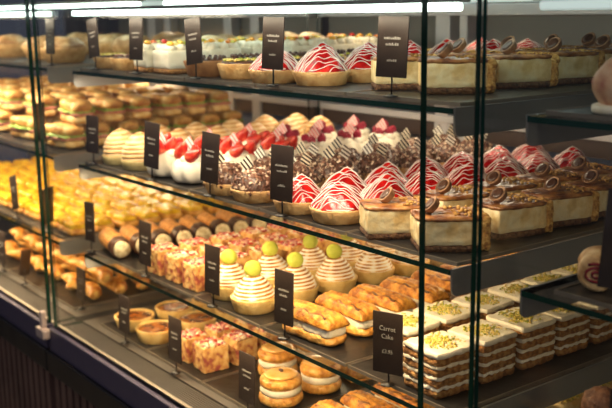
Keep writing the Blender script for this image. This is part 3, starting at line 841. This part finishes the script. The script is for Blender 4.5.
# ---- middle case, middle shelf
for i, w in enumerate(('tan meringue domes', 'strawberry cream cakes', 'chocolate shaving tarts', 'drizzled strawberry tarts', 'cheesecake slices')): tray(c[i], ZB, w)
fill([beehive(0), beehive(1)], ZB, [(c[0] - .045, 'beside pane joint'), (c[0] + .065, 'beside strawberry cakes')], [.080 + .112 * k for k in range(6)], 'tan ridged meringue dome', 'middle shelf', 'meringue', 'meringue domes on the middle shelf', PI, sc=(1.1, 1.16))
PV = [pavlova(0), pavlova(1)]
fill(PV, ZB, [(c[1] - .06, 'beside meringue domes'), (c[1] + .055, 'beside chocolate tarts')], [.08, .195, .31], 'white cream cake topped with strawberries', 'middle shelf', 'cake', 'strawberry cream cakes', .3, sc=(1, 1.08))
fill([pavlova(3, 'rasp')], ZB, [(c[1] - .06, 'beside meringue domes'), (c[1] + .055, 'beside chocolate tarts')], [.425, .54, .655], 'white cream cake topped with raspberries', 'behind the strawberry ones', 'cake', 'raspberry cream cakes', .3)
fill([choc_tart(0), choc_tart(1), choc_tart(2, 1)], ZB, [(c[2] - .055, 'beside strawberry cakes'), (c[2] + .052, 'beside red tarts')], [.07 + .108 * k for k in range(7)], 'chocolate tart with shavings', 'middle shelf', 'tart', 'chocolate shaving tarts', .25, sc=(1, 1.06))
fill(DR, ZB, [(c[3] - .066, 'beside chocolate tarts'), (c[3] + .048, 'beside cheesecakes')], [.072 + .112 * k for k in range(7)], 'red strawberry tart with white drizzle', 'middle shelf', 'tart', 'drizzled strawberry tarts', .3, yoff=(-.002, .002), sc=(1.04, 1.1))
fill(CK, ZB, [(c[4] - .068, 'beside strawberry tarts'), (c[4] + .044, 'beside side pane')], [.076, .222, .348, .474, .60], 'cheesecake slice with chocolate cup', 'middle shelf', 'cheesecake', 'cheesecake slices', .05, yoff=(.0, .012), rots=(-.55, -.12))
# ---- middle case, third shelf
for i, w in enumerate(('sugared cream rolls', 'berry crumble squares', 'lemon meringue tarts', 'flaky cream slices', 'carrot cake squares')): tray(c[i], ZC, w)
fill([cannoli(0), cannoli(1)], ZC, [(c[0] - .070, 'beside pane joint')], [.060 + .0605 * k for k in range(11)], 'sugared cream roll with dark end', 'third shelf', 'pastry roll', 'sugared cream rolls', .02, .001, rot=-.22)
CS = [crumble_square(0), crumble_square(1), crumble_square(2)]
fill(CS, ZC, [(c[1] - .085, 'beside cream rolls'), (c[1] + 0, 'mid tray'), (c[1] + .083, 'beside lemon tarts')], [.07 + .088 * k for k in range(8)], 'pink berry crumble square', 'third shelf', 'cake', 'berry crumble squares on the third shelf', .08, .003)
fill([lemon_tart(0), lemon_tart(1), lemon_tart(2)], ZC, [(c[2] - .085, 'beside crumble squares')], [.09 + .112 * k for k in range(6)], 'toasted lemon meringue tart with green macaron', 'third shelf', 'tart', 'lemon meringue tarts', .3, sc=(.98, 1.03))
LT = lemon_tart(1.5)
fill([LT], ZC, [(c[2] + .028, 'beside cream slices')], [.072 , .184, .296], 'toasted lemon meringue tart with green macaron', 'third shelf', 'tart', 'lemon meringue tarts', .3, sc=(.99, 1.03))
fill([lemon_tart(4, False)], ZC, [(c[2] + .028, '')], [.408, .520, .632], 'plain toasted meringue tart without macaron', 'row by the cream slices', 'tart', 'lemon meringue tarts', .3)
fill([flaky_eclair(0), flaky_eclair(1), flaky_eclair(2)], ZC, [(c[3] - .022, '')], [.066 + .088 * k for k in range(8)], 'long flaky cream slice', 'third shelf', 'pastry', 'flaky cream slices on the third shelf', .06, .002, sc=(1, 1.05))
LCs = [layer_cake(0), layer_cake(1), layer_cake(2)]
fill(LCs, ZC, [(c[4] - .078, 'beside cream slices'), (c[4] + .040, 'beside side pane')], [.080 + .100 * k for k in range(7)], 'layered carrot cake square', 'third shelf', 'cake', 'carrot cake squares', .10, yoff=(.03, 0), sc=(.98, 1.02))
# ---- middle case, bottom deck
for i, w in enumerate(('custard tarts', 'berry crumble squares', 'round cream buns', 'caramel cream slices', 'pistachio squares')): tray(c[i], ZD, w, .035)
fill([custard_tart(0), custard_tart(1)], ZD, [(c[0] - .045, 'beside pane joint'), (c[0] + .075, 'beside crumble squares')], [.095 + .118 * k for k in range(5)], 'custard tart with browned top', 'bottom deck', 'tart', 'custard tarts', PI)
fill(CS, ZD, [(c[1] - .012, 'beside custard tarts'), (c[1] + .070, 'beside cream buns')], [.095 + .084 * k for k in range(6)], 'berry crumble square', 'bottom deck', 'cake', 'berry crumble squares on the bottom deck', .10, .004)
CB = [cream_bun(0), cream_bun(1, False)]
for k, (x, y) in enumerate(((c[2] + .066, .112), (c[2] + .062, .222), (c[2] - .07, .20), (c[2] - .07, .31))):
    place(CB[min(k, 1)], x, y, ZD + TT, k * 1.3, ('round cream bun with coffee bean on its glossy lid', 'round cream bun behind the one with a coffee bean', 'round cream bun on the deck beside the crumble squares', 'round cream bun at the back of its tray')[k], 'bun', 'cream buns')
fill([pastry_pocket(0)], ZD, [(c[2] + .05, '')], [.355, .47, .585], 'folded puff pastry with custard', 'bottom deck', 'pastry', 'folded pastries', .3)
fill([flaky_eclair(5)], ZD, [(c[3] + .02, '')], [.100 + .082 * k for k in range(6)], 'flaky caramel slice', 'bottom deck', 'pastry', 'flaky slices on the bottom deck', .05, .002)
fill([pistachio_square(0)], ZD, [(c[4] - .06, 'beside flaky slices'), (c[4] + .05, 'beside side pane')], [.09 + .11 * k for k in range(6)], 'pistachio crumbed square', 'bottom deck', 'cake', 'pistachio squares', .1)

# ---- far case
BF = -1.50
f = [BF - TW * (i + .5) for i in range(5)]
for z, nm in ((ZA, 'cream pies'), (ZB, 'filled baguettes'), (ZC, 'yellow slices'), (ZD, 'croissants')):
    for i in range(5): place(TRAY, f[i], .022 if z != ZD else .035, z + .0004, 0, 'black slate tray under %s in the far case, %s from joint' % (nm, ORD[i]), 'tray', 'slate serving trays')
cpie = cream_pie(1)
for i, (x, y) in enumerate(((f[0] - .02, .12), (f[0] - .0, .33), (f[0], .53), (f[1] - .01, .16), (f[1], .38), (f[2], .15), (f[2], .4), (f[1], .6))):
    place(cpie, x, y, ZA + TT, i * 1.1, 'deep browned cream pie in the far case, %s counting away from the pane joint' % ORD[i], 'pie', 'deep cream pies')
sw = [sandwich(0), sandwich(1), sandwich(2)]; k = 0
for i in range(5):
    for j in range(7):
        for lay in range(2):
            if lay and j == 6: continue
            x = f[i] + (.0 if lay == 0 else .01); y = .09 + .092 * j + .04 * lay; z = ZB + TT + .068 * lay
            lab = 'filled baguette %s from the glass, %s, %s tray beyond the joint' % (ORD[j], ('lower layer', 'upper layer')[lay], ORD[i])
            o = place(sw[k % 3], x, y, z, rnd.uniform(-.13, .13), lab, 'sandwich', 'filled baguettes'); k += 1
ys_ = [yellow_slice(0), yellow_slice(1)]; k = 0
for i in range(5):
    for s_ in (-1, 1):
        for j in range(9):
            lab = 'yellow glazed slice %s from the glass, %s row, %s tray beyond the joint' % (ORD[j], ('outer', 'inner')[s_ > 0], ORD[i])
            place(ys_[k % 2], f[i] + s_ * .064, .075 + .076 * j, ZC + TT, rnd.uniform(-.06, .06), lab, 'pastry', 'yellow glazed slices'); k += 1
cro = croissant(0); k = 0
for i in range(3):
    for s_ in (-1, 1):
        for j in range(6):
            for lay in range(2):
                if lay and j == 5: continue
                lab = 'golden croissant %s from the glass, %s %s row, %s tray beyond the joint' % (ORD[j], ('lower', 'upper')[lay], ('outer', 'inner')[s_ > 0], ORD[i])
                place(cro, f[i] + s_ * .066, .10 + .082 * j + .04 * lay, ZD + TT + .044 * lay, rnd.uniform(-.3, .3), lab, 'croissant', 'croissants in the far case', .92); k += 1

# ---- near case beside the carrot cakes
place(TRAY, .300, .022, ZB + .0004, 0, 'black slate tray under the jam roll', 'tray', 'slate serving trays')
place(TRAY, .275, .022, ZA + .0004, 0, 'black slate tray beneath the blurred pink-tan cream cake', 'tray', 'slate serving trays')
place(TRAY, .275, .022, ZC + .0004, 0, 'black slate tray under the truffle ball cake', 'tray', 'slate serving trays')
jr = empty('jam_roll')
def spiral_roll(root):
    L, r = .062, .025
    mb = MB(); n = 10; prof = [(r * .8, 0), (r * .97, .002)] + [(r * (1 + .02 * math.sin(i * 2)), L * i / n) for i in range(1, n)] + [(r * .97, L - .002), (r * .8, L)]
    lathe(mb, prof, 36, lambda th, i, q, z: (q * (1 + .05 * mn.noise(Vector((math.cos(th) * 2, math.sin(th) * 2, z * 40)))), z))
    o = mb.build('rolled_pastry', food('roll_pastry', [(.34, .17, .06), (.58, .36, .16), (.70, .50, .26)], 40, .6, .4), root); o.rotation_euler = (0, PI / 2, 0); o.location = (-L / 2, 0, r * 1.03)
    for sx in (-1, 1):
        s = MB(); pts = []
        for k in range(50):
            a = k * .30; q = .002 + .0015 * a
            pts.append((sx * (L / 2 + .0006), q * math.cos(a) * .9, r * 1.03 + q * math.sin(a) * .6))
        tube(s, pts, .0022, 6); s.build('jam_swirl', food('dark_jam', [(.10, .008, .015), (.22, .02, .03)], 60, .2), root)
spiral_roll(jr)
place(jr, .196, .078, ZB + TT, -.95, 'jam swirl pastry roll at the corner of the shelf beside the cheesecakes', 'pastry roll', None)
tb = empty('cream_dome_cake'); m_ = MB(); blob(m_, (0, 0, .036), .040, (1, 1, 1.0), .14, 2, 24, seed=4); m_.build('pink_tan_cream', food('pinkish_cream', [(.42, .14, .09), (.66, .38, .22), (.76, .52, .34)], 30, .55, .2), tb)
m_ = MB(); lathe(m_, [(.038, 0), (.042, .003), (.042, .010), (.038, .012)], 30); m_.build('cake_board', CREAM, tb)
place(tb, .232, .070, ZA + TT, 0, 'blurred pinkish cream dome cake on the top shelf corner beside the cheesecakes', 'cake', None)
cb = empty('chocolate_ball_cake'); m_ = MB(); blob(m_, (0, 0, .034), .030, (1, 1, 1), .12, 3, 24, seed=6); m_.build('truffle_ball', food('truffle', [(.10, .035, .015), (.26, .11, .05)], 80, .6, .6), cb)
m_ = MB(); lathe(m_, [(.024, 0), (.030, .002), (.030, .007), (.024, .009)], 30); m_.build('biscuit_base', CRUST, cb)
place(cb, .165, .150, ZC + TT, 0, 'round chocolate truffle cake below the jam roll shelf', 'cake', None)

# ------------------------------------------------------------------ price labels
def text_mesh(s, size):
    cu = bpy.data.curves.new('t', 'FONT'); cu.body = s; cu.size = size; cu.extrude = .0002; cu.align_x = 'CENTER'; cu.resolution_u = 2
    o = bpy.data.objects.new('t', cu); COL.objects.link(o)
    me = bpy.data.meshes.new_from_object(o.evaluated_get(bpy.context.evaluated_depsgraph_get()))
    bpy.data.objects.remove(o); me.materials.clear(); me.materials.append(CHALK)
    return me
BW, BH = .058, .104
def price_label(x, z, label, yaw=0, lean=0, tilt=-.06, y=.014, text=None, w=BW, h=BH, z0=.028, group='price labels'):
    if z == ZA: h = .094
    if z == ZA: z0 = .030
    t = empty('price_label', (x, y, z + .0066), yaw)
    h1 = MB().box(-w / 2, w / 2, -.0014, .0014, 0, h).build('board', BOARD, t, bevel=.0006)
    h1.location = (0, 0, z0); h1.rotation_euler = (tilt, lean, 0)
    st = MB(); tube(st, [(0, .002, .0), (0, .0025, z0 * .5), (0, .003, z0 + .02)], .0016, 6); lathe(st, [(.012, 0), (.012, .002), (.003, .003), (.002, .004)], 20)
    st.build('stand', WIRE, t)
    if text:
        for i, (s, zz, sz) in enumerate(text):
            me = text_mesh(s, sz); o = bpy.data.objects.new('lettering', me); COL.objects.link(o); o.parent = h1
            o.location = (0, -.0017, h * zz); o.rotation_euler = (PI / 2, 0, 0)
    else:
        l = MB(); rg = random.Random(int(x * 1000) + int(z * 100))
        for zz, tot in ((.62, .032), (.52, .024), (.26, .016)):
            u = -tot / 2
            while u < tot / 2:
                ww = rg.uniform(.0012, .0028); l.box(u, u + ww, -.0018, -.0014, h * zz, h * zz + rg.uniform(.0025, .0045)); u += ww + .0011
        l.build('lettering', CHALK, h1)
    tag(t, label, 'label', group)
    return t
price_label(-1.50, ZA, 'dark upright label at the pane joint on the top shelf', 0, 0)
price_label(-1.225, ZA, 'slim dark label leaning over the small nut tarts', .0, -.17)
price_label(-1.005, ZA, 'dark label in front of the first white fruit cake, top shelf', .05, 0)
price_label(-.745, ZA, 'leaning dark label before the chocolate flan on the top shelf', .05, -.13, text=[('Chocolate', .60, .0085), ('Flan', .49, .0085), ('£3.20', .24, .008)] if False else None)
price_label(-.470, ZA, 'bluish dark label before the top shelf strawberry tarts', .10, .02)
price_label(-.150, ZA, 'wide blue-black label before the top shelf cheesecakes', .20, .02, w=.058)
price_label(-1.270, ZB, 'dark label before the tan meringue domes, middle shelf', .1, 0, h=.095)
price_label(-.958, ZB, 'black label before the white strawberry cream cakes', .1, .05)
price_label(-.706, ZB, 'black label before the chocolate shaving tarts', .1, .05)
price_label(-.450, ZB, 'black label before the drizzled strawberry tarts, middle shelf', .15, 0)
price_label(-1.318, ZC, 'dark label before the sugared cream rolls', 0, -.06)
price_label(-1.012, ZC, 'dark label before the crumble squares on the third shelf', 0, 0)
price_label(-.709, ZC, 'brown label before the lemon meringue tarts', 0, -.03)
price_label(-.450, ZC, 'brown label before the long flaky cream slices', .02, -.03)
price_label(-.155, ZC, 'brown carrot cake label with its price in pale letters', .26, -.04, z0=.020, text=[('Carrot', .70, .0115), ('Cake', .57, .0115), ('£3.95', .33, .0095)])
price_label(-1.478, ZD, 'brown label standing on the deck beyond the pane joint', 0, 0, h=.09, y=.046)
price_label(-1.145, ZD, 'brown label before the custard tarts', 0, 0, h=.095)
price_label(-.885, ZD, 'brown label before the deck crumble squares', 0, -.04)
price_label(-.587, ZD, 'brown label before the round cream buns', .0, -.02)
price_label(-1.857, ZC, 'dark leaning label before the yellow slices beyond the pane joint', .0, -.25)
price_label(-1.60, ZC, 'narrow dark board standing for a label reflection beside the pane joint above the croissants', -.9, 0)  # reflection of a label at the joint, modelled as a solid narrow board
price_label(-2.02, ZD, 'dark label before the croissants at the edge of view', 0, -.05)
price_label(-1.83, ZD, 'thin leaning dark label among the croissants', -.9, -.2, h=.08)
price_label(-1.62, ZB, 'dark label beside the filled baguettes at the pane joint', -.9, 0)
price_label(.283, ZB, 'large black label beside the jam roll', .55, .06, y=.006, h=.125)
price_label(.300, ZC, 'black label beside the chocolate truffle cake', .5, 0, y=.02)

# prototypes that no place used are taken away again
for o in [o for o in COL.objects if o.type == 'EMPTY' and o.parent is None and 'label' not in o]:
    for ch in list(o.children_recursive): bpy.data.objects.remove(ch)
    bpy.data.objects.remove(o)
